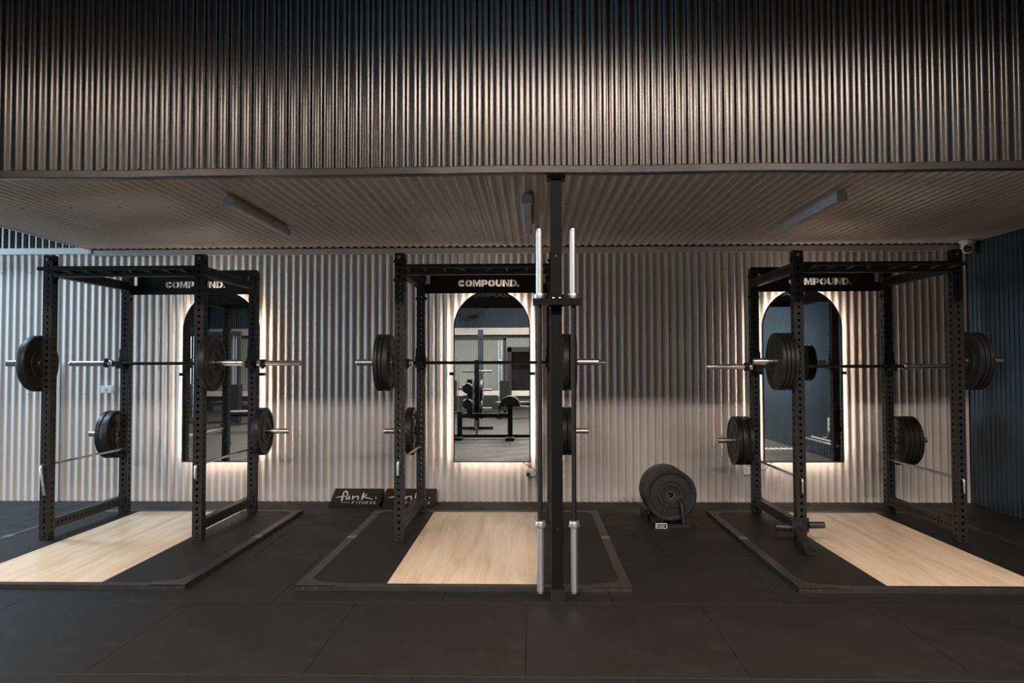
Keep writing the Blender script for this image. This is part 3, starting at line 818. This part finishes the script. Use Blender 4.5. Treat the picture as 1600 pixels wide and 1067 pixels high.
def machine(x, y, rz, label):
    t = thing('cable_machine', label, 'gym machine', (x, y, 0), 'cable machines on the gym floor', rz)
    for sx in (-1, 1):
        MB().box(sx * .75 - .04, sx * .75 + .04, -.04, .04, 0, 2.15).build('column', M['black'], t)
        MB().box(sx * .75 - .14, sx * .75 + .14, .05, .2, .1, .95).build('weight_stack', M['shaft'], t)
        MB().tube([(sx * .66, -.02, .1), (sx * .66, -.02, 2.1)], .012, 8).build('guide_rod', M['steel'], t)
        MB().tube([(sx * .58, -.02, .1), (sx * .58, -.02, 2.1)], .012, 8).build('guide_rod', M['steel'], t)
        MB().box(sx * .75 - .1, sx * .75 + .1, -.5, .5, 0, .05).build('foot', M['black'], t)
        MB().lathe([(-.02, .06), (.02, .06)], 'X', (sx * .62, -.06, 1.5), 20).build('pulley', M['hub'], t)
    MB().box(-.79, .79, -.04, .04, 2.1, 2.2).build('top_beam', M['black'], t)
    MB().box(-.5, .5, -.9, -.5, .42, .5).build('seat_pad', M['pad'], t)
    MB().box(-.04, .04, -.9, .0, .3, .42).build('seat_beam', M['black'], t)
    MB().box(-.04, .04, -.86, -.78, 0, .42).build('seat_leg', M['black'], t)
machine(-1.5, -6.2, 0, 'black cable machine far behind the photographer, seen in the middle mirror')
machine(-7.6, -2.6, .3, 'black cable machine seen in the left mirror')
machine(-6.2, -5.6, -.2, 'black cable machine deeper in the room, seen in the left mirror')

def flat_bench(x, y, rz, label):
    t = thing('flat_bench', label, 'bench', (x, y, 0), 'flat benches on the gym floor', rz)
    bevel_box(MB(), -.14, .14, -.6, .6, .38, .45, .02).build('seat_pad', M['pad'], t)
    MB().box(-.03, .03, -.5, .5, .32, .38).build('beam', M['black'], t)
    for s in (-1, 1):
        MB().box(-.03, .03, s * .5 - .03, s * .5 + .03, .05, .34).build('leg', M['black'], t)
        MB().box(-.25, .25, s * .5 - .03, s * .5 + .03, 0, .05).build('foot', M['black'], t)
flat_bench(-.35, -4.4, 1.3, 'black flat bench behind the plate tree, seen in the middle mirror')
flat_bench(-5.9, -.6, 1.2, 'black flat bench nearest the left mirror, seen in its reflection')
t = thing('gym_post', 'dark steel post by the far beam, seen in the middle mirror', 'post', (-1.52, -7.4, 0))
MB().box(-.08, .08, -.08, .08, 0.02, 2.45).build('post_tube', M['night'], t)
MB().box(-.12, .12, -.12, .12, 0, .02).build('base_plate', M['black'], t)
# wall fan on the far wall
t = thing('wall_fan', 'dark caged wall fan high on the far wall, seen in the middle mirror', 'fan', (-1.95, YF + .05, 3.0))
MB().lathe([(0, .06), (.2, .05), (.28, .04)], 'Y', n=16).build('motor', M['black'], t)
for k in range(3):
    a_ = k * 2 * PI / 3 + .5
    MB().bar((0, .24, 0), (.36 * math.cos(a_), .24, .36 * math.sin(a_)), .01, .12).build('blade', M['black'], t)
mb = MB()
for r_ in (.15, .27, .40):
    mb.tube([(r_ * math.cos(2 * PI * i / 32), .30, r_ * math.sin(2 * PI * i / 32)) for i in range(33)], .006, 6, False)
mb.build('cage', M['black'], t)
# pale painted marking on a dark floor strip by the right wall, reflected in the right mirror
t = thing('floor_decal', 'white painted marks on the floor by the right wall, seen in the right mirror', 'decal', (4.05, 2.66, .0008))
mb = MB()
for i in range(7):
    x = -.28 + i * .085
    mb.prism([(x, -.12), (x + .05, -.12), (x + .07, .12), (x + .02, .12)], 'Z', 0, .0015)
    if i % 2: mb.prism([(x + .01, .02), (x + .09, .02), (x + .095, .06), (x + .015, .06)], 'Z', 0, .0015)
mb.build('paint', M['letter'], t)
